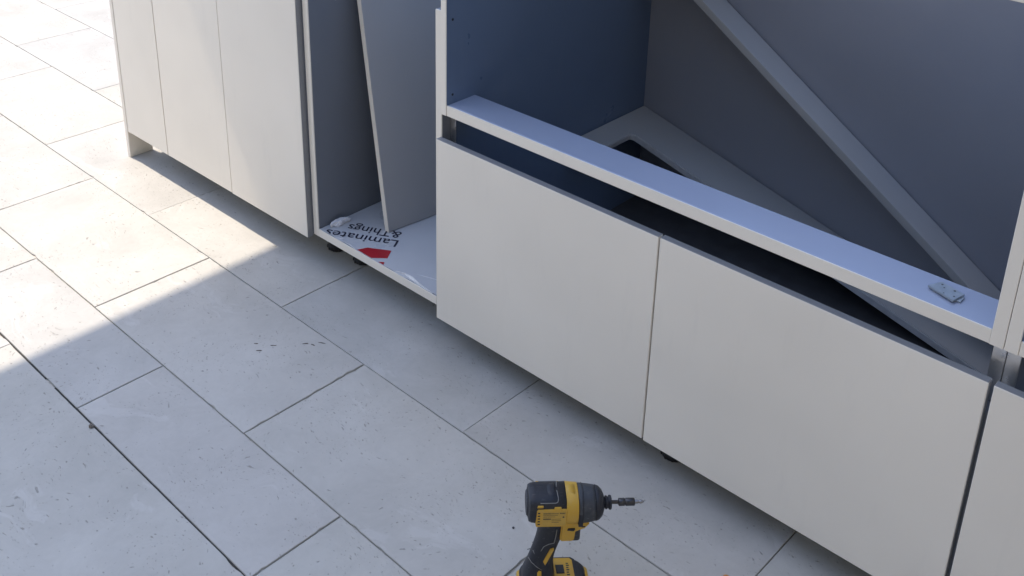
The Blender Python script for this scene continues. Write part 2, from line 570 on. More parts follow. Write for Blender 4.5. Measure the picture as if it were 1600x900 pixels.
# A: the cupboard in the sun
A = thing('base_cabinet', 'pale grey closed base cabinet with two plain doors and filler strip, lit by sun', 'cabinet', group='kitchen base cabinets in a row')
board('end_panel', (-0.0145, 0.0055, 0.0, 0.099, 0.0, 0.118), M_LAM, A)
board('end_panel', (-0.0145, 0.0055, 0.0, 0.95, 0.1182, 1.035), M_LAM, A)
board('filler_strip', (0.0085, 0.2975, 0.001, 0.0225, 0.113, 1.03), M_LAM, A, bev=0.001)
board('door', (0.3015, 0.7155, 0.001, 0.0215, 0.113, 1.03), M_LAM, A)
board('door', (0.719, 1.1456, 0.0, 0.0215, 0.112, 1.03), M_LAM, A)
board('edge_band', (1.1458, 1.1466, 0.0012, 0.0212, 0.1125, 1.0295), M_EDGE, A, bev=0)
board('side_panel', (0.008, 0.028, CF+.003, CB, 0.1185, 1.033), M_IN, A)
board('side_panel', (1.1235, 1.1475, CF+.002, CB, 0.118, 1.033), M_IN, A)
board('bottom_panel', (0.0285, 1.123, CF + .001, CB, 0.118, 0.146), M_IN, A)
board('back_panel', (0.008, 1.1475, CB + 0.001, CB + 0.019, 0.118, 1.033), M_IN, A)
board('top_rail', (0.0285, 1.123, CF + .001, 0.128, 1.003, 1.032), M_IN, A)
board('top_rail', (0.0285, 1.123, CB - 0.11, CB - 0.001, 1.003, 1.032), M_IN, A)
legs(A, [(1.113, 0.148), (0.6, 0.148), (0.13, 0.83), (1.06, 0.83)], 0.118)

# B: the open carcass
B = thing('open_cabinet', 'narrow open-fronted base cabinet without door between the sunlit doors and the wide drawers', 'cabinet', group='kitchen base cabinets in a row')
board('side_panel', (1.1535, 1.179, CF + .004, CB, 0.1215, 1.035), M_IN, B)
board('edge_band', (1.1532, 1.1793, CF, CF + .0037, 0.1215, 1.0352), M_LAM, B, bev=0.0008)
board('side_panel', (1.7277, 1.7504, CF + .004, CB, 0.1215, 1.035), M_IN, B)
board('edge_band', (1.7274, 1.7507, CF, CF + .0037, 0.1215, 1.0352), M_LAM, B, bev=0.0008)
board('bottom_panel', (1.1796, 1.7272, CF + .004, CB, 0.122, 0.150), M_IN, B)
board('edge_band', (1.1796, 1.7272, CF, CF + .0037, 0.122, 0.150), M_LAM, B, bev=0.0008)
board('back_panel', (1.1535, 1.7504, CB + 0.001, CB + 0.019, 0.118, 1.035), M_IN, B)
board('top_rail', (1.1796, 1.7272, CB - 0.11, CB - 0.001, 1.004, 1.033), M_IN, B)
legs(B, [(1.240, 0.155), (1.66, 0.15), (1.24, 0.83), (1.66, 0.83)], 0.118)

# C: wide cabinet with two drawer fronts
Ccab = thing('drawer_cabinet', 'wide grey base cabinet with two big drawer fronts under an open upper space', 'cabinet', group='kitchen base cabinets in a row')
CT = 1.388
def notched_side(x0, x1, parent, mat=None):
    """side panel with the finger-grip notch cut in the front edge"""
    pts = [(CF, 0.743), (CF, CT), (CB, CT), (CB, 0.118), (CF, 0.118), (CF, 0.60), (0.057, 0.60), (0.057, 0.743)]
    bm = bmesh.new()
    a = [bm.verts.new(Vector((x0, y, z)) * S) for y, z in pts]
    b = [bm.verts.new(Vector((x1, y, z)) * S) for y, z in pts]
    n = len(pts)
    for k in range(n):
        bm.faces.new((a[k], b[k], b[(k + 1) % n], a[(k + 1) % n]))
    bm.faces.new(list(reversed(a))); bm.faces.new(b)
    bmesh.ops.recalc_face_normals(bm, faces=bm.faces[:])
    return mesh_obj('side_panel', bm, mat or M_IN, parent)
def pin_holes(x, sx, parent, zs, ys):
    for y in ys:
        for z in zs:
            bm = bmesh.new()
            lathe(bm, [(0.0028, 0), (0.0028, 0.0006)], n=10, M=Matrix.Translation((x * S, y * S, z * S)) @ Matrix.Rotation(sx * math.pi / 2, 4, 'Y'))
            mesh_obj('shelf_pin_hole', bm, M_HOLE, parent)
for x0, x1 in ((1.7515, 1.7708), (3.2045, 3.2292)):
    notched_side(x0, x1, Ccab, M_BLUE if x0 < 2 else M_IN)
    board('edge_band', (x0 - .0003, x1 + .0003, CF - .0037, CF - .0002, 0.7428, CT), M_LAM, Ccab, bev=0.0008)
    board('edge_strip', (x0 - .0003, x1 + .0003, 0.0532, 0.0568, 0.601, 0.7425), M_ALU, Ccab, bev=0.0006)
pin_holes(1.7709, 1, Ccab, (0.7987, 1.0113), (0.0415,))
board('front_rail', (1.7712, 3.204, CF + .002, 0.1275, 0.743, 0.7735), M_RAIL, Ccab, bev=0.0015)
board('edge_band', (1.7712, 3.204, CF - .002, CF + .0017, 0.7428, 0.7736), M_LAM, Ccab, bev=0.0008)
board('drawer_front', (1.7487, 2.4815, 0.0, 0.0195, 0.0985, 0.6732), M_LAM, Ccab, bev=0.0012)
board('edge_band', (1.7497, 2.4805, 0.0012, 0.0192, 0.6734, 0.674), M_EDGE, Ccab, bev=0)
board('drawer_front', (2.4855, 3.223, 0.0, 0.0195, 0.0965, 0.6737), M_LAM, Ccab, bev=0.0012)
board('edge_band', (2.4865, 3.222, 0.0012, 0.0192, 0.6738999999999999, 0.6745), M_EDGE, Ccab, bev=0)
board('shading_panel', (1.752, 2.1, 0.1285, CB, CT + 0.001, CT + 0.022), M_LAM, Ccab)  # unseen panel, added to darken the left of the interior
board('top_rail', (1.752, 3.2285, CF - .002, 0.128, CT + 0.001, CT + 0.028), M_LAM, Ccab)
board('bottom_panel', (1.7712, 3.204, CF + .003, CB, 0.118, 0.146), M_FLOORSHADE, Ccab)
board('back_panel', (1.7515, 3.2292, CB + 0.001, CB + 0.019, 0.118, CT), M_BACK, Ccab)
board('rear_screen', (1.80, 3.2, 0.905, 0.925, 0.0, 0.117), M_LAM, Ccab)  # board added at the back to hide the sunlit ground behind
legs(Ccab, [(1.853, 0.1305), (2.513, 0.113), (3.1, 0.13), (1.85, 0.83), (2.5, 0.83), (3.1, 0.83)], 0.118)

board('edge_band', (3.2231, 3.2237, 0.0012, 0.0192, 0.0975, 0.6735), M_EDGE, Ccab, bev=0)
# D: the next cabinet, cut by the frame
D = thing('drawer_cabinet', 'grey drawer cabinet cut off by the right edge of the picture', 'cabinet', group='kitchen base cabinets in a row')
for x0, x1 in ((3.2308, 3.2552), (4.10, 4.124)):
    notched_side(x0, x1, D)
    board('edge_band', (x0 - .0003, x1 + .0003, CF - .0037, CF - .0002, 0.7428, CT), M_LAM, D, bev=0.0008)
    board('edge_strip', (x0 - .0003, x1 + .0003, 0.0532, 0.0568, 0.601, 0.7425), M_ALU, D, bev=0.0006)
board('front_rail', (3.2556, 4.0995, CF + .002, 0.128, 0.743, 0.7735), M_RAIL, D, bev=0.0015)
board('edge_band', (3.2556, 4.0995, CF - .002, CF + .0017, 0.7428, 0.7736), M_LAM, D, bev=0.0008)
board('drawer_front', (3.2325, 4.121, 0.0, 0.0195, 0.0965, 0.6737), M_LAM, D, bev=0.0012)
board('edge_band', (3.2335, 4.12, 0.0012, 0.0192, 0.6739, 0.6745), M_EDGE, D, bev=0)
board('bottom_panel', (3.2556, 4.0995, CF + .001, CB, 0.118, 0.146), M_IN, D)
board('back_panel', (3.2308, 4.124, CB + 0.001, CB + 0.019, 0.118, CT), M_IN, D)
legs(D, [(3.33, 0.13), (4.0, 0.13), (3.33, 0.83), (4.0, 0.83)], 0.118)

# ------------------------------------------------------------------ loose boards
def place(o, M):
    o.matrix_world = M

# board leaning in the open carcass
bm = bmesh.new()
add_box(bm, -0.0105, 0.0105, 0.0012, 0.62, 0, 0.93, bev=0.0012)
lb = mesh_obj('loose_board', bm, M_LOOSE2)
board('edge_band', (-0.0106, 0.0106, -0.0002, 0.001, 0.0005, 0.9295), M_LAM, lb, bev=0)
lean = math.atan2(0.128, 0.765)
lb.matrix_world = Matrix.Translation(Vector((1.350, 0.163, 0.1512)) * S) @ Matrix.Rotation(-0.13, 4, 'Z') @ Matrix.Rotation(-lean, 4, 'Y')
tag(lb, 'tall grey board leaning inside the narrow open cabinet', 'board')

# sheet with the rectangular cut-out, one end resting low
tilt = math.atan(0.266)
def cutout_sheet():
    """L-shaped sheet: the notch keeps a rounded inner corner"""
    L, Y0, Y1 = 1.475, 0.545, 0.947
    nx, ny, rad, th = 0.083, 0.775, 0.016, 0.021
    arc = [(nx + rad - rad * math.cos(R(15 * k)), ny - rad + rad * math.sin(R(15 * k))) for k in range(7)]
    pts = [(0, Y0), (nx, Y0)] + arc + [(L, ny), (L, Y1), (0, Y1)]
    bm = bmesh.new()
    prism(bm, [(x * S, y * S) for x, y in pts], -th * S, 0.0)
    es = [e for e in bm.edges if all(abs(v.co.z) < 1e-6 for v in e.verts)]
    bmesh.ops.bevel(bm, geom=es, offset=0.0022, segments=2, affect='EDGES')
    return bm
cs = mesh_obj('cutout_sheet', cutout_sheet(), M_LOOSE)
cs.data.materials.append(M_CUT)
for p in cs.data.polygons:
    if abs(p.normal.z) < 0.9:
        p.material_index = 1
cs.matrix_world = Matrix.Translation(Vector((1.7745, 0, 0.4888)) * S) @ Matrix.Rotation(tilt, 4, 'Y')
tag(cs, 'grey L-shaped sheet with a rounded inner corner lying tilted inside the wide cabinet', 'sheet')

# spare rail leaning across the back of the wide cabinet
ang = math.atan(0.656)
bm = bmesh.new()
add_box(bm, -0.30, 1.365, -0.100, 0.0, -0.024, 0.0, bev=0.0022, seg=2)
pk = mesh_obj('loose_rail', bm, M_LOOSE2)
pk.matrix_world = Matrix.Translation(Vector((2.047, 0.9475, 0.925)) * S) @ Matrix.Rotation(ang, 4, 'Y')
tag(pk, 'narrow grey plank leaning diagonally across the back of the wide cabinet', 'plank')

# ------------------------------------------------------------------ printed film on the floor of the open carcass
film = thing('protective_film', 'white printed protective film peeling on the floor of the narrow open cabinet', 'film', (1.45, 0.3, 0.1502))
FO = (1.45, 0.3, 0.1502)
bm = bmesh.new()
vs = []
nx, ny = 30, 16
fx0, fx1, fy0, fy1 = 1.1825, 1.7255, 0.0215, 0.62
grid = []
for j in range(ny + 1):
    row = []
    for i in range(nx + 1):
        x = fx0 + (fx1 - fx0) * i / nx
        yy0 = fy0 + (0.0015 + 0.0015 * math.sin(x * 63) + 0.004 * max(0, noise.noise(Vector((x * 14, 2, 0)))))
        y = yy0 + (fy1 - yy0) * (j / ny) ** 1.3
        z = 0.0002
        if j == 0:
            z += max(0, noise.noise(Vector((x * 9, 5.3, 0)))) * 0.004
        row.append(bm.verts.new((Vector((x, y, 0.1502)) - Vector(FO)) * S + Vector((0, 0, z))))
    grid.append(row)
for j in range(ny):
    for i in range(nx):
        bm.faces.new((grid[j][i], grid[j][i + 1], grid[j + 1][i + 1], grid[j + 1][i]))
r = bmesh.ops.extrude_face_region(bm, geom=bm.faces[:])
for v in [e for e in r['geom'] if isinstance(e, bmesh.types.BMVert)]:
    v.co.z += 0.0003
bmesh.ops.recalc_face_normals(bm, faces=bm.faces[:])
mesh_obj('film_sheet', bm, M_FILM, film)

def decal(name, polys, mat, z):
    bm = bmesh.new()
    for pts in polys:
        prism(bm, [((x - FO[0]) * S, (y - FO[1]) * S) for x, y in pts], z, z + 0.00025)
    return mesh_obj(name, bm, mat, film)
decal('emblem', [[(1.3665, 0.0245), (1.3800, 0.0555), (1.4470, 0.0955), (1.4715, 0.0575), (1.4340, 0.0245)],
                 [(1.4820, 0.0365), (1.4905, 0.0245), (1.4660, 0.0245)]], M_RED, 0.0009)

def text_mesh(body, size, offset=0.0):
    cu = bpy.data.curves.new('txt', 'FONT')
    cu.body = body
    cu.size = size
    cu.offset = offset
    cu.extrude = 0.0
    cu.resolution_u = 4
    o = bpy.data.objects.new('txt', cu)
    COL.objects.link(o)
    dg = bpy.context.evaluated_depsgraph_get()
    me = bpy.data.meshes.new_from_object(o.evaluated_get(dg))
    bpy.data.objects.remove(o)
    bpy.data.curves.remove(cu)
    return me

def lettering(body, base, direc, up, length, cap, z, mat, parent, name, org, clip_y=None):
    me = text_mesh(body, 1.0, 0.003)
    xs = [v.co.x for v in me.vertices]
    x0, x1 = min(xs), max(xs)
    d, u = Vector((*direc, 0)), Vector((*up, 0))
    sx = length / (x1 - x0)
    sy = cap / 0.70
    for v in me.vertices:
        p = Vector((base[0], base[1], 0)) + d * ((v.co.x - x0) * sx) + u * (v.co.y * sy)
        v.co = Vector(((p.x - org[0]) * S, (p.y - org[1]) * S, z))
    bm = bmesh.new(); bm.from_mesh(me); bpy.data.meshes.remove(me)
    if clip_y is not None:
        bmesh.ops.bisect_plane(bm, geom=bm.verts[:] + bm.edges[:] + bm.faces[:], plane_co=(0, (clip_y - org[1]) * S, 0), plane_no=(0, -1, 0), clear_outer=True)
    bmesh.ops.recalc_face_normals(bm, faces=bm.faces[:])
    for f in bm.faces:
        if f.normal.z < 0:
            f.normal_flip()
    return mesh_obj(name, bm, mat, parent)
td = Vector((-0.885, -0.466)); td.normalize()
tu = Vector((0.5, -0.866)); tu.normalize()
lettering('Laminates', (1.419, 0.1525), td, tu, 0.245, 0.040, 0.0012, M_INK, film, 'lettering', FO, clip_y=0.0255)
lettering('&Things', (1.389, 0.195), td, tu, 0.182, 0.040, 0.0012, M_INK, film, 'lettering', FO)

# torn slivers of film standing up along the front edge
def sliver(pts, up, parent):
    bm = bmesh.new()
    a = [bm.verts.new((Vector((x, y, 0.1502)) - Vector(FO)) * S + Vector((0, 0, 0.0007))) for x, y in pts]
    b = [bm.verts.new((Vector((x, y, 0.1502)) - Vector(FO)) * S + Vector((dx, dy, h))) for (x, y), (dx, dy, h) in zip(pts, up)]
    for k in range(len(pts) - 1):
        bm.faces.new((a[k], a[k + 1], b[k + 1], b[k]))
    r = bmesh.ops.extrude_face_region(bm, geom=bm.faces[:])
    for v in [e for e in r['geom'] if isinstance(e, bmesh.types.BMVert)]:
        v.co.y += 0.0004
    bmesh.ops.recalc_face_normals(bm, faces=bm.faces[:])
    mesh_obj('torn_flap', bm, M_CLEAR, parent)
sliver([(1.545, 0.028), (1.575, 0.034), (1.606, 0.030), (1.65, 0.026), (1.709, 0.022)],
       [(0, 0, 0.002), (0.002, -0.001, 0.006), (0.004, 0.001, 0.009), (0.002, -0.001, 0.006), (0, 0, 0.003)], film)
sliver([(1.262, 0.0235), (1.283, 0.036), (1.296, 0.0245)], [(0, 0, 0.001), (0.001, 0, 0.003), (0, 0, 0.001)], film)
sliver([(1.300, 0.024), (1.33, 0.026), (1.36, 0.0225)], [(0, 0, 0.001), (0.001, 0, 0.003), (0, 0, 0.001)], film)
sliver([(1.6, 0.06), (1.65, 0.075), (1.712, 0.095)], [(0, 0, 0.001), (0, 0.001, 0.002), (0, 0, 0.001)], film)

# crumpled scrap of film in the corner
bm = bmesh.new()
bmesh.ops.create_icosphere(bm, subdivisions=4, radius=1.0)
for v in bm.verts:
    p = v.co.copy()
    f = 1 + 0.42 * noise.noise(p * 1.7 + Vector((3, 1, 2))) + 0.30 * abs(noise.noise(p * 4.2)) + 0.28 * abs(noise.noise(p * 9.0)) - 0.2
    v.co = Vector((p.x * 0.009 * f, p.y * 0.027 * f, max(-0.5, p.z) * 0.0105 * f))
wad = mesh_obj('film_scrap', bm, M_CLEAR, None)
wad.location = Vector((1.204, 0.088, 0.1585)) * S
wad.rotation_euler = (0, 0, -0.12)
tag(wad, 'small crumpled scrap of white film in the left corner of the open cabinet', 'film scrap')

# ------------------------------------------------------------------ hinge plate on the rail
plate = thing('mounting_plate', 'small flat metal plate with screw holes lying on the long blue-lit rail', 'metal plate', (3.0955, 0.0765, 0.7738))
pts = [(3.0606, 0.0686), (3.0762, 0.1025), (3.1271, 0.0878), (3.1184, 0.0495)]
bm = bmesh.new()
prism(bm, [((x - 3.0955) * S, (y - 0.0765) * S) for x, y in pts], 0.0022, 0.0052)
bmesh.ops.bevel(bm, geom=bm.edges[:], offset=0.0009, segments=2, affect='EDGES')
mesh_obj('plate', bm, M_ZINC, plate)
pu = Vector((0.0545, -0.017)) ; pv = Vector((0.0125, 0.036))
def pl(u, v):
    p = Vector((3.0684 - 3.0955, 0.0690 - 0.0765)) + pu * u * 0.9 + pv * v * 0.9
    return p.x * S, p.y * S
for u, v, rr in ((0.1, 0.72, 0.0017), (0.28, 0.55, 0.0012), (0.62, 0.80, 0.0019), (0.52, 0.08, 0.0011), (0.86, 0.30, 0.0015)):
    x, y = pl(u, v)
    bm = bmesh.new()
    lathe(bm, [(rr, 0.00525), (rr, 0.0055)], n=12, M=Matrix.Translation((x, y, 0)))
    mesh_obj('screw_hole', bm, M_STEEL0, plate)
for u, v, sx, sy in ((1.0, 0.55, 0.004, 0.008), (0.2, 0.2, 0.006, 0.005), (0.8, 0.8, 0.006, 0.005)):
    x, y = pl(u, v)
    bm = bmesh.new()
    add_box(bm, -sx / S, sx / S, -sy / S, sy / S, -0.0003 / S, 0.0028 / S, bev=0.0004)
    for w in bm.verts:
        w.co += Vector((x, y, 0))
    mesh_obj('lug', bm, M_ZINC, plate)

# ------------------------------------------------------------------ bits on the ground
def pebble(name, x, y, r, mat, label, cat, sd):
    bm = bmesh.new()
    bmesh.ops.create_icosphere(bm, subdivisions=2, radius=r)
    for v in bm.verts:
        p = v.co / r
        v.co = p * r * (1 + 0.35 * noise.noise(p * 1.6 + Vector((sd, 0, 0))))
        v.co.z *= 0.55
    o = mesh_obj(name, bm, mat, None, smooth=False)
    o.location = (x * S, y * S, r * 0.42)
    o.rotation_euler = (0, 0, sd)
    tag(o, label, cat)
    return o
M_STONE = plain('grit', (0.14, 0.12, 0.10), rough=0.9, scale=300, var=0.3)
M_STONE2 = plain('grit_dark', (0.07, 0.07, 0.075), rough=0.9, scale=300, var=0.3)
M_ORANGE = plain('orange_plastic', (0.62, 0.24, 0.05), rough=0.45)
pebble('pebble', 1.3535, -0.8661, 0.0055, M_STONE, 'brown bit of grit lying on the wide dark paving joint at left', 'grit', 1.3)
pebble('pebble', 2.3802, -0.3579, 0.0024, M_STONE2, 'tiny dark grey stone on the paving left of the drill handle', 'grit', 2.1)

# dark raised pieces standing in for pits in one slab
for k, (x, y, lx, an) in enumerate(((1.4675, -0.2604, 0.0085, 0.9), (1.4872, -0.2499, 0.0050, 0.3), (1.4986, -0.2259, 0.0095, 0.5), (1.4068, -0.3322, 0.0085, 0.8), (1.3977, -0.3749, 0.0070, 0.7), (1.3632, -0.3618, 0.0055, 0.6))):
    bm = bmesh.new()
    bmesh.ops.create_icosphere(bm, subdivisions=2, radius=1.0)
    for v in bm.verts:
        f = 0.85 + 0.9 * noise.noise(v.co * 1.7 + Vector((k * 7.1, 0, 0)))
        v.co = Vector((v.co.x * lx * f, v.co.y * 0.0017 * f, v.co.z * 0.0008 * f))
    o = mesh_obj('pit_piece', bm, M_STONE, None)
    o.location = (x * S, y * S, 0.0006)
    o.rotation_euler = (0, 0, an)
    tag(o, 'small dark piece standing for a pit in the slab in front of the open cabinet', 'dirt', 'dark pieces for pits in one slab')

# orange plug at the bottom edge of the frame
bm = bmesh.new()
lathe(bm, [(0.004, 0.0), (0.0085, 0.001), (0.0092, 0.004), (0.0085, 0.016), (0.0062, 0.021), (0.002, 0.0225)], n=20)
op = mesh_obj('plug', bm, M_ORANGE, None, smooth=True)
op.location = Vector((2.832, -0.158, 0.0)) * S
tag(op, 'small orange plastic plug on the paving, cut by the bottom edge of the picture', 'plug')

# ------------------------------------------------------------------ impact driver
M_YEL = scuffed('yellow_plastic', (0.56, 0.33, 0.035), (0.42, 0.34, 0.2), rough=0.42, amount=0.4)
M_NAVY = scuffed('black_rubber', (0.010, 0.012, 0.019), (0.12, 0.12, 0.115), rough=0.5, amount=0.3)
M_BOOT = scuffed('grey_boot', (0.038, 0.043, 0.052), (0.17, 0.17, 0.165), rough=0.6, amount=0.4)
M_TRIM = plain('grey_trim', (0.20, 0.20, 0.19), rough=0.5)
M_STEEL = plain('dark_steel', (0.07, 0.07, 0.075), rough=0.32, metal=0.8, var=0.2)
M_BIT = plain('bit_steel', (0.26, 0.26, 0.27), rough=0.38, metal=1.0, var=0.1)
HZ = 0.2
drill = thing('impact_driver', 'yellow and black cordless impact driver standing upright on its battery on the paving', 'power tool', (2.5822, -0.4306, 0.0), R(45.4))
EX, EY, EZ = Vector((1, 0, 0)), Vector((0, 1, 0)), Vector((0, 0, 1))
# local frame: x forward to the bit, z up, the side seen is -y
def head_secs(rows):
    return [((x, 0, HZ + dz), EY, EZ, ry, rz, ex) for x, dz, ry, rz, ex in rows]
def head(name, rows, mat, n=36):
    bm = bmesh.new()
    loft(bm, head_secs(rows), n=n)
    return mesh_obj(name, bm, mat, drill, smooth=True)
head('motor_housing', [(-0.0600, 0.004, 0.0215, 0.0195, 2.6), (-0.0585, 0.004, 0.0255, 0.0235, 2.7), (-0.0550, 0.004, 0.0280, 0.0258, 2.8), (-0.0480, 0.004, 0.0290, 0.0268, 2.8),
                       (-0.0300, 0.004, 0.0293, 0.0270, 2.8), (0.0005, 0.004, 0.0293, 0.0270, 2.8)], M_NAVY)
head('end_cap', [(-0.0601, 0.004, 0.0205, 0.0185, 2.4), (-0.0622, 0.004, 0.0185, 0.0165, 2.4), (-0.0628, 0.004, 0.0150, 0.0135, 2.3)], M_BOOT, 28)
head('cap_ring', [(-0.0587, 0.004, 0.0262, 0.0240, 2.7), (-0.0578, 0.004, 0.0270, 0.0248, 2.7), (-0.0568, 0.004, 0.0275, 0.0252, 2.7), (-0.0560, 0.004, 0.0270, 0.0248, 2.7)], M_BOOT)
head('body_band', [(0.0008, 0.003, 0.0300, 0.0280, 2.6), (0.002, 0.003, 0.0306, 0.0286, 2.6), (0.019, 0.002, 0.0304, 0.0286, 2.4), (0.0203, 0.002, 0.0298, 0.0280, 2.4)], M_YEL)
head('band_ridge', [(0.0150, 0.0225, 0.0150, 0.0085, 2.4), (0.0152, 0.0232, 0.0152, 0.0085, 2.4), (0.0006, 0.0232, 0.0152, 0.0085, 2.4), (0.0005, 0.0225, 0.0150, 0.0085, 2.4)], M_YEL, 24)
head('nose_boot', [(0.0205, 0.001, 0.0288, 0.0288, 2.2), (0.0225, 0.001, 0.0298, 0.0300, 2.2), (0.0300, 0.001, 0.0296, 0.0297, 2.1), (0.0420, 0.001, 0.0284, 0.0284, 2.0), (0.0480, 0.001, 0.0272, 0.0272, 2.0)], M_BOOT)
head('boot_lip', [(0.0262, 0.001, 0.0302, 0.0303, 2.1), (0.0268, 0.001, 0.0306, 0.0307, 2.1), (0.0278, 0.001, 0.0306, 0.0307, 2.1), (0.0284, 0.001, 0.0301, 0.0302, 2.1)], M_NAVY)
head('nose_ring', [(0.0483, 0.001, 0.0268, 0.0268, 2), (0.0495, 0.001, 0.0276, 0.0276, 2), (0.0550, 0.001, 0.0255, 0.0255, 2), (0.0600, 0.001, 0.0205, 0.0205, 2), (0.0628, 0.001, 0.0140, 0.0140, 2)], M_NAVY)
MX = Matrix.Translation((0, 0, HZ + 0.001))
bm = bmesh.new()
lathe(bm, [(0.0085, 0.0622), (0.0085, 0.0650), (0.0106, 0.0660), (0.0107, 0.0680), (0.0088, 0.0700), (0.0088, 0.0706), (0.0112, 0.0718), (0.0115, 0.0740), (0.0106, 0.0755), (0.006, 0.0760)], axis='x', n=28, M=MX)
mesh_obj('chuck', bm, M_NAVY, drill, smooth=True)
bm = bmesh.new()
lathe(bm, [(0.0032, 0.0758), (0.0032, 0.0880)], axis='x', n=6, M=MX)
mesh_obj('bit_shank', bm, M_STEEL, drill)
bm = bmesh.new()
lathe(bm, [(0.004, 0.0870), (0.0054, 0.0875), (0.0063, 0.0882), (0.0063, 0.0972), (0.0052, 0.0977), (0.0052, 0.0985), (0.0063, 0.0990), (0.0063, 0.1130), (0.0050, 0.1138), (0.0035, 0.1140)], axis='x', n=20, M=MX)
mesh_obj('bit_holder', bm, M_STEEL, drill, smooth=True)
bm = bmesh.new()
lathe(bm, [(0.0031, 0.1120), (0.0031, 0.1185), (0.0025, 0.1200), (0.0025, 0.1215), (0.0033, 0.1228), (0.0028, 0.1258), (0.0012, 0.1285), (0.0003, 0.1290)], axis='x', n=8, M=MX)
mesh_obj('screw_bit', bm, M_BIT, drill)

def side_plate(name, pts, y_in, y_out, mat, bev=0.0008, both=True, zoff=HZ):
    out = []
    for s in ((-1, 1) if both else (-1,)):
        bm = bmesh.new()
        prism(bm, [(x, z + zoff) for x, z in pts], y_in, y_out)
        if bev:
            es = [e for e in bm.edges if all(abs(v.co.z - y_out) < 1e-6 for v in e.verts)]
            bmesh.ops.bevel(bm, geom=es, offset=bev, segments=2, affect='EDGES')
        for v in bm.verts:
            v.co = Vector((v.co.x, s * v.co.z, v.co.y))
        bmesh.ops.recalc_face_normals(bm, faces=bm.faces[:])
        out.append(mesh_obj(name, bm, mat, drill))
    return out
label_pts = [(-0.0470, -0.0180), (-0.0485, -0.0140), (-0.0465, 0.0135), (-0.0445, 0.0160), (-0.0195, 0.0165), (-0.0185, 0.0195), (-0.0085, 0.0195), (-0.0075, 0.0165), (0.0012, 0.0165), (0.0012, -0.0180)]
side_plate('side_shell', label_pts, 0.020, 0.0303, M_YEL)
for k in range(5):
    z = 0.0105 - 0.0056 * k
    side_plate('vent_slot', [(-0.0455, z - 0.0012), (-0.0415, z - 0.0012), (-0.0415, z + 0.0012), (-0.0450, z + 0.0012)], 0.0300, 0.03055, M_NAVY, bev=0)
M_LBL = plain('label_yellow', (0.50, 0.32, 0.06), rough=0.5)
M_PRINT = plain('label_print', (0.05, 0.045, 0.03), rough=0.6)
side_plate('rating_label', [(-0.0375, -0.0150), (-0.0375, 0.0125), (-0.0010, 0.0125), (-0.0010, -0.0150)], 0.0300, 0.03045, M_LBL, bev=0, both=False)
rp = random.Random(3)
for z, x0, x1, hh in ((0.0095, -0.0365, -0.0250, 0.0020), (0.0095, -0.0240, -0.0135, 0.0012), (0.0062, -0.0365, -0.0140, 0.0009), (0.0030, -0.0365, -0.0180, 0.0009),
                      (-0.0015, -0.0365, -0.0245, 0.0026), (-0.0018, -0.0230, -0.0090, 0.0009), (-0.0050, -0.0230, -0.0080, 0.0009), (-0.0082, -0.0230, -0.0120, 0.0009), (0.0098, -0.0105, -0.0020, 0.0022)):
    bm = bmesh.new()
    x = x0
    while x < x1:
        w = rp.uniform(0.0005, 0.0016)
        for v in bmesh.ops.create_cube(bm, size=1.0)['verts']:
            v.co = Vector((x + w / 2 + v.co.x * w, -0.03050 + v.co.y * 0.0001, HZ + z + v.co.z * hh))
        x += w + 0.0003
    mesh_obj('print_line', bm, M_PRINT, drill)
bm = bmesh.new()
lathe(bm, [(0.0016, 0.03046), (0.0016, 0.03056)], n=12, M=Matrix.Translation((-0.0045, 0, HZ + 0.0020)) @ Matrix.Rotation(math.pi / 2, 4, 'X'))
mesh_obj('print_line', bm, M_PRINT, drill)
def surf_y(x, z, dz=0.004, ry=0.0293, rz=0.0270, ex=2.8):
    t = min(1.0, abs((z - dz) / rz))
    return ry * (1 - t ** ex) ** (1.0 / ex)
def trim(path, rad=0.0007):
    for s in (-1, 1):
        bm = bmesh.new()
        tube(bm, [(x, s * y, HZ + z) for x, y, z in path], rad, n=6)
        mesh_obj('trim_line', bm, M_TRIM, drill, smooth=True)
trim([(x, surf_y(x, z) + 0.0002, z) for x, z in ((-0.041, 0.0243), (-0.030, 0.0243), (-0.0165, 0.0243), (-0.0138, 0.0252), (-0.0126, 0.0268), (-0.0124, 0.0285), (-0.0128, 0.0298))] + [(-0.0135, 0.010, 0.0311), (-0.0140, 0.004, 0.0313)])
side_plate('side_shell', [(-0.0460, 0.0185), (-0.0450, 0.0215), (-0.0365, 0.0215), (-0.0365, 0.0185)], 0.020, 0.0282, M_YEL, bev=0.0004)
side_plate('side_clip', [(0.0206, -0.0200), (0.0206, 0.0040), (0.0270, 0.0050), (0.0282, 0.0020), (0.0275, -0.0200)], 0.016, 0.0302, M_NAVY)
bm = bmesh.new()
loft(bm, [((x, 0, HZ + z), EY, EZ, ry, 0.006, 2.6) for x, z, ry in ((-0.031, 0.0235, 0.010), (-0.027, 0.0262, 0.014), (-0.019, 0.0266, 0.016), (-0.016, 0.0252, 0.014))], n=24)
mesh_obj('top_pad', bm, M_NAVY, drill, smooth=True)
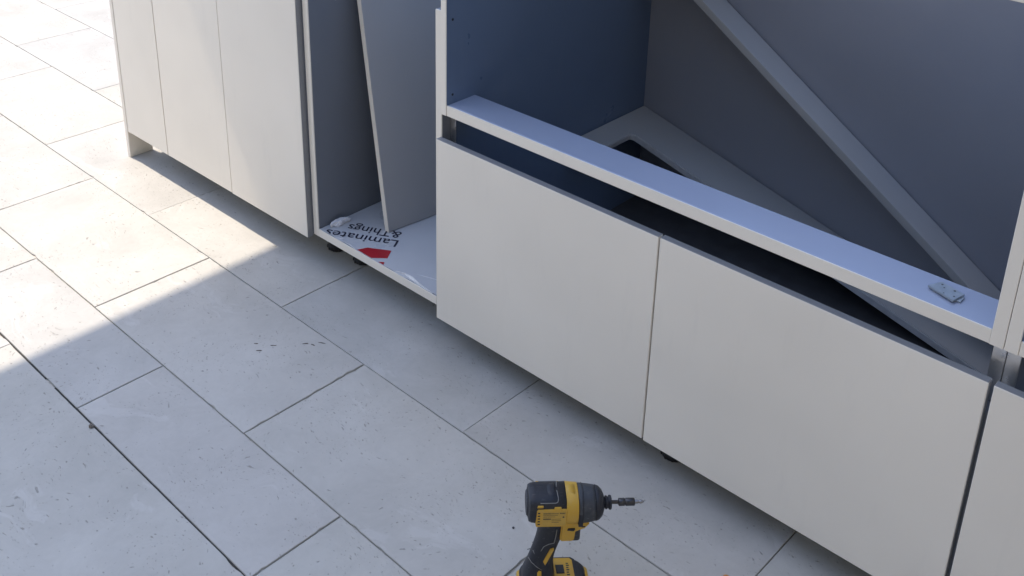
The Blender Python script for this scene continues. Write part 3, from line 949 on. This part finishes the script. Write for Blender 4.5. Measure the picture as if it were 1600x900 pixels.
# grip: sections down a raked path
bm = bmesh.new()
gu = Vector((0.95, 0, 0.25)).normalized()
loft(bm, [((x, 0, HZ + z), gu, EY, rx, ry, ex) for x, z, rx, ry, ex in
          ((-0.0150, -0.012, 0.0270, 0.0215, 2.8), (-0.0155, -0.026, 0.0260, 0.0205, 2.6), (-0.0170, -0.042, 0.0250, 0.0185, 2.4), (-0.0210, -0.060, 0.0235, 0.0172, 2.3), (-0.0265, -0.078, 0.0222, 0.0168, 2.3), (-0.0315, -0.096, 0.0218, 0.0172, 2.3),
           (-0.0355, -0.112, 0.0225, 0.0190, 2.4), (-0.0375, -0.124, 0.0245, 0.0215, 2.6), (-0.0385, -0.136, 0.0265, 0.0250, 3.0), (-0.0390, -0.147, 0.0275, 0.0275, 3.4))], n=32)
mesh_obj('handle', bm, M_NAVY, drill, smooth=True)
trig = [(-0.0050, -0.0150), (0.0330, -0.0150), (0.0395, -0.0240), (0.0320, -0.0335), (0.0240, -0.0365), (0.0175, -0.0400), (0.0160, -0.0560), (0.0130, -0.0590), (-0.0040, -0.0595), (-0.0070, -0.0560)]
side_plate('trigger_housing', trig, 0.0, 0.0212, M_YEL, bev=0.0022)
side_plate('direction_switch', [(0.0040, -0.0345), (0.0055, -0.0305), (0.0160, -0.0300), (0.0165, -0.0335), (0.0140, -0.0360)], 0.018, 0.0228, M_NAVY, bev=0.0006)
side_plate('work_light', [(0.0270, -0.0290), (0.0280, -0.0265), (0.0325, -0.0265), (0.0330, -0.0285)], 0.014, 0.0220, M_NAVY, bev=0.0003)
bm = bmesh.new()
loft(bm, [((0.0190, 0, HZ - 0.0400), EX, EY, 0.0085, 0.0085, 2.8), ((0.0200, 0, HZ - 0.0500), EX, EY, 0.0085, 0.0095, 2.8), ((0.0190, 0, HZ - 0.0620), EX, EY, 0.0090, 0.0098, 3.2), ((0.0185, 0, HZ - 0.0690), EX, EY, 0.0095, 0.0090, 3.0)], n=24)
mesh_obj('trigger', bm, M_BOOT, drill, smooth=True)
trim([(-0.0125, 0.0203, -0.034), (-0.0138, 0.0192, -0.050), (-0.0158, 0.0182, -0.0640), (-0.0240, 0.0172, -0.0670), (-0.0320, 0.0163, -0.0730), (-0.0370, 0.0150, -0.0850), (-0.0415, 0.0140, -0.0940), (-0.0460, 0.0110, -0.0930), (-0.0485, 0.0085, -0.0880)], 0.0007)
trim([(-0.0560, 0.0080, -0.1030), (-0.0510, 0.0140, -0.1080), (-0.0420, 0.0185, -0.1140), (-0.0340, 0.0200, -0.1190)], 0.0007)
side_plate('grip_inlay', [(-0.0328, -0.1040), (-0.0287, -0.1125), (-0.0154, -0.0790), (-0.0160, -0.0765), (-0.0215, -0.0775)], 0.008, 0.0188, M_YEL, bev=0.0008)
side_plate('grip_inlay', [(-0.0420, -0.1480), (-0.0415, -0.1240), (-0.0390, -0.1200), (-0.0350, -0.1205), (-0.0340, -0.1480)], 0.008, 0.0262, M_YEL, bev=0.0009)
# battery pack
BT = 0.054
bm = bmesh.new()
loft(bm, [((-0.013, 0, z), EX, EY, rx, ry, ex) for z, rx, ry, ex in ((0.0, 0.054, 0.033, 4), (0.003, 0.0575, 0.0365, 4), (0.036, 0.0575, 0.0370, 3.6), (0.044, 0.0555, 0.0355, 3.4), (0.050, 0.051, 0.0325, 3.4), (BT - 0.001, 0.0440, 0.0315, 3.6))], n=56)
mesh_obj('battery', bm, M_NAVY, drill, smooth=True)
def top_plate(name, pts, z0, z1, mat, bev=0.001):
    bm = bmesh.new()
    prism(bm, pts, z0, z1)
    if bev:
        es = [e for e in bm.edges if all(abs(v.co.z - z1) < 1e-6 for v in e.verts)]
        bmesh.ops.bevel(bm, geom=es, offset=bev, segments=2, affect='EDGES')
    return mesh_obj(name, bm, mat, drill)
top_plate('battery_top', [(-0.0150, -0.0310), (-0.0150, 0.0310), (0.0190, 0.0310), (0.0245, 0.0270), (0.0275, 0.0200), (0.0275, -0.0310)], BT - 0.004, BT + 0.0005, M_NAVY)
top_plate('latch_cover', [(-0.0125, -0.0300), (-0.0125, 0.0235), (-0.0095, 0.0275), (0.0165, 0.0275), (0.0205, 0.0230), (0.0230, -0.0300)], BT, BT + 0.0030, M_YEL, 0.0016)
top_plate('latch_button', [(-0.0075, -0.0060), (-0.0085, 0.0120), (0.0050, 0.0120), (0.0060, -0.0060)], BT + 0.002, BT + 0.0042, M_NAVY, 0.0008)
for k, (u, w) in enumerate(((0.0145, 0.0022), (0.0105, 0.0026), (0.0060, 0.0024), (0.0015, 0.0030), (-0.0035, 0.0026), (-0.0085, 0.0030))):
    top_plate('print_line', [(0.0095, u - w / 2), (0.0095, u + w / 2), (0.0135 + 0.001 * (k % 2), u + w / 2), (0.0135 + 0.001 * (k % 2), u - w / 2)], BT + 0.0029, BT + 0.00312, M_PRINT, 0)
bm = bmesh.new()
loft(bm, [((x, 0, z), EY, EZ, ry, rz, 3) for x, z, ry, rz in ((0.0330, 0.030, 0.026, 0.018), (0.0400, 0.029, 0.027, 0.0175), (0.0450, 0.028, 0.0255, 0.0160), (0.0462, 0.028, 0.0240, 0.0145))], n=24)
mesh_obj('battery_bumper', bm, M_YEL, drill, smooth=True)
bm = bmesh.new()
loft(bm, [((x, 0, z), EY, EZ, ry, rz, 3) for x, z, ry, rz in ((-0.0725, 0.026, 0.020, 0.014), (-0.0712, 0.026, 0.023, 0.0165), (-0.0640, 0.027, 0.025, 0.0185))], n=24)
mesh_obj('battery_bumper', bm, M_YEL, drill, smooth=True)

# ------------------------------------------------------------------ canopy added outside the frame, shaped to throw the straight shade
RH = 6.0
cot = 1.0 / math.tan(SUN_EL)
e_x = 0.953 - RH * cot * math.cos(R(5.0))
e_y = -RH * cot * math.sin(R(5.0))
blocker = thing('added_canopy', 'added unseen pale canopy high overhead whose straight edge shades the paving', 'canopy', (0, 0, 0))
board('added_canopy_slab', (e_x, e_x + 1.7, -1.32 + e_y, 1.16 + e_y, RH, RH + 0.12), M_ADDEDCANOPY, blocker, bev=0)
board('added_canopy_slab', (e_x + 1.701, e_x + 3.9, -1.5 + e_y, 1.16 + e_y, RH, RH + 0.12), M_ADDEDCANOPY, blocker, bev=0)
for px, py in ((e_x + 0.06, 2.1 + e_y), (e_x + 4.1, 2.1 + e_y)):
    board('added_canopy_post', (px, px + 0.1, py, py + 0.1, 0.0, RH + 0.2), M_ADDEDCANOPY, blocker, bev=0.002)
    board('added_canopy_arm', (px, px + 0.1, -1.2 + e_y, py - 0.001, RH + 0.121, RH + 0.2), M_ADDEDCANOPY, blocker, bev=0.002)
unseen_walls = thing('light_wall', 'unseen wall added behind the viewer to block sky and bounce light', 'wall', (0, 0, 0))  # out of view, added to block sky and bounce warm light
board('added_wall_face', (-3.0, 2.3, -4.7, -4.5, 0.0, 4.4), M_ADDEDWALL, unseen_walls, bev=0)
board('added_wall_face', (2.301, 6.6, -3.4, -3.2, 0.0, 4.4), M_ADDEDWALL2, unseen_walls, bev=0)
board('added_wall_face', (2.301, 2.5, -4.5, -3.401, 0.0, 4.4), M_ADDEDWALL, unseen_walls, bev=0)
board('added_wall_face', (5.2, 5.4, -3.199, 0.9, 0.0, 4.4), M_ADDEDWALL2, unseen_walls, bev=0)

sky_screen = thing('sky_wall', 'unseen wall added round the far side of the paving to cut the sky', 'wall', (0, 0, 0))  # out of view, added to cut skylight on the sunlit paving
board('added_wall_face', (-6.2, -6.0, -4.7, 5.2, 0.0, 3.4), M_ADDEDWALL, sky_screen, bev=0)
board('added_wall_face', (-5.999, 1.0, 5.0, 5.2, 0.0, 3.4), M_ADDEDWALL, sky_screen, bev=0)
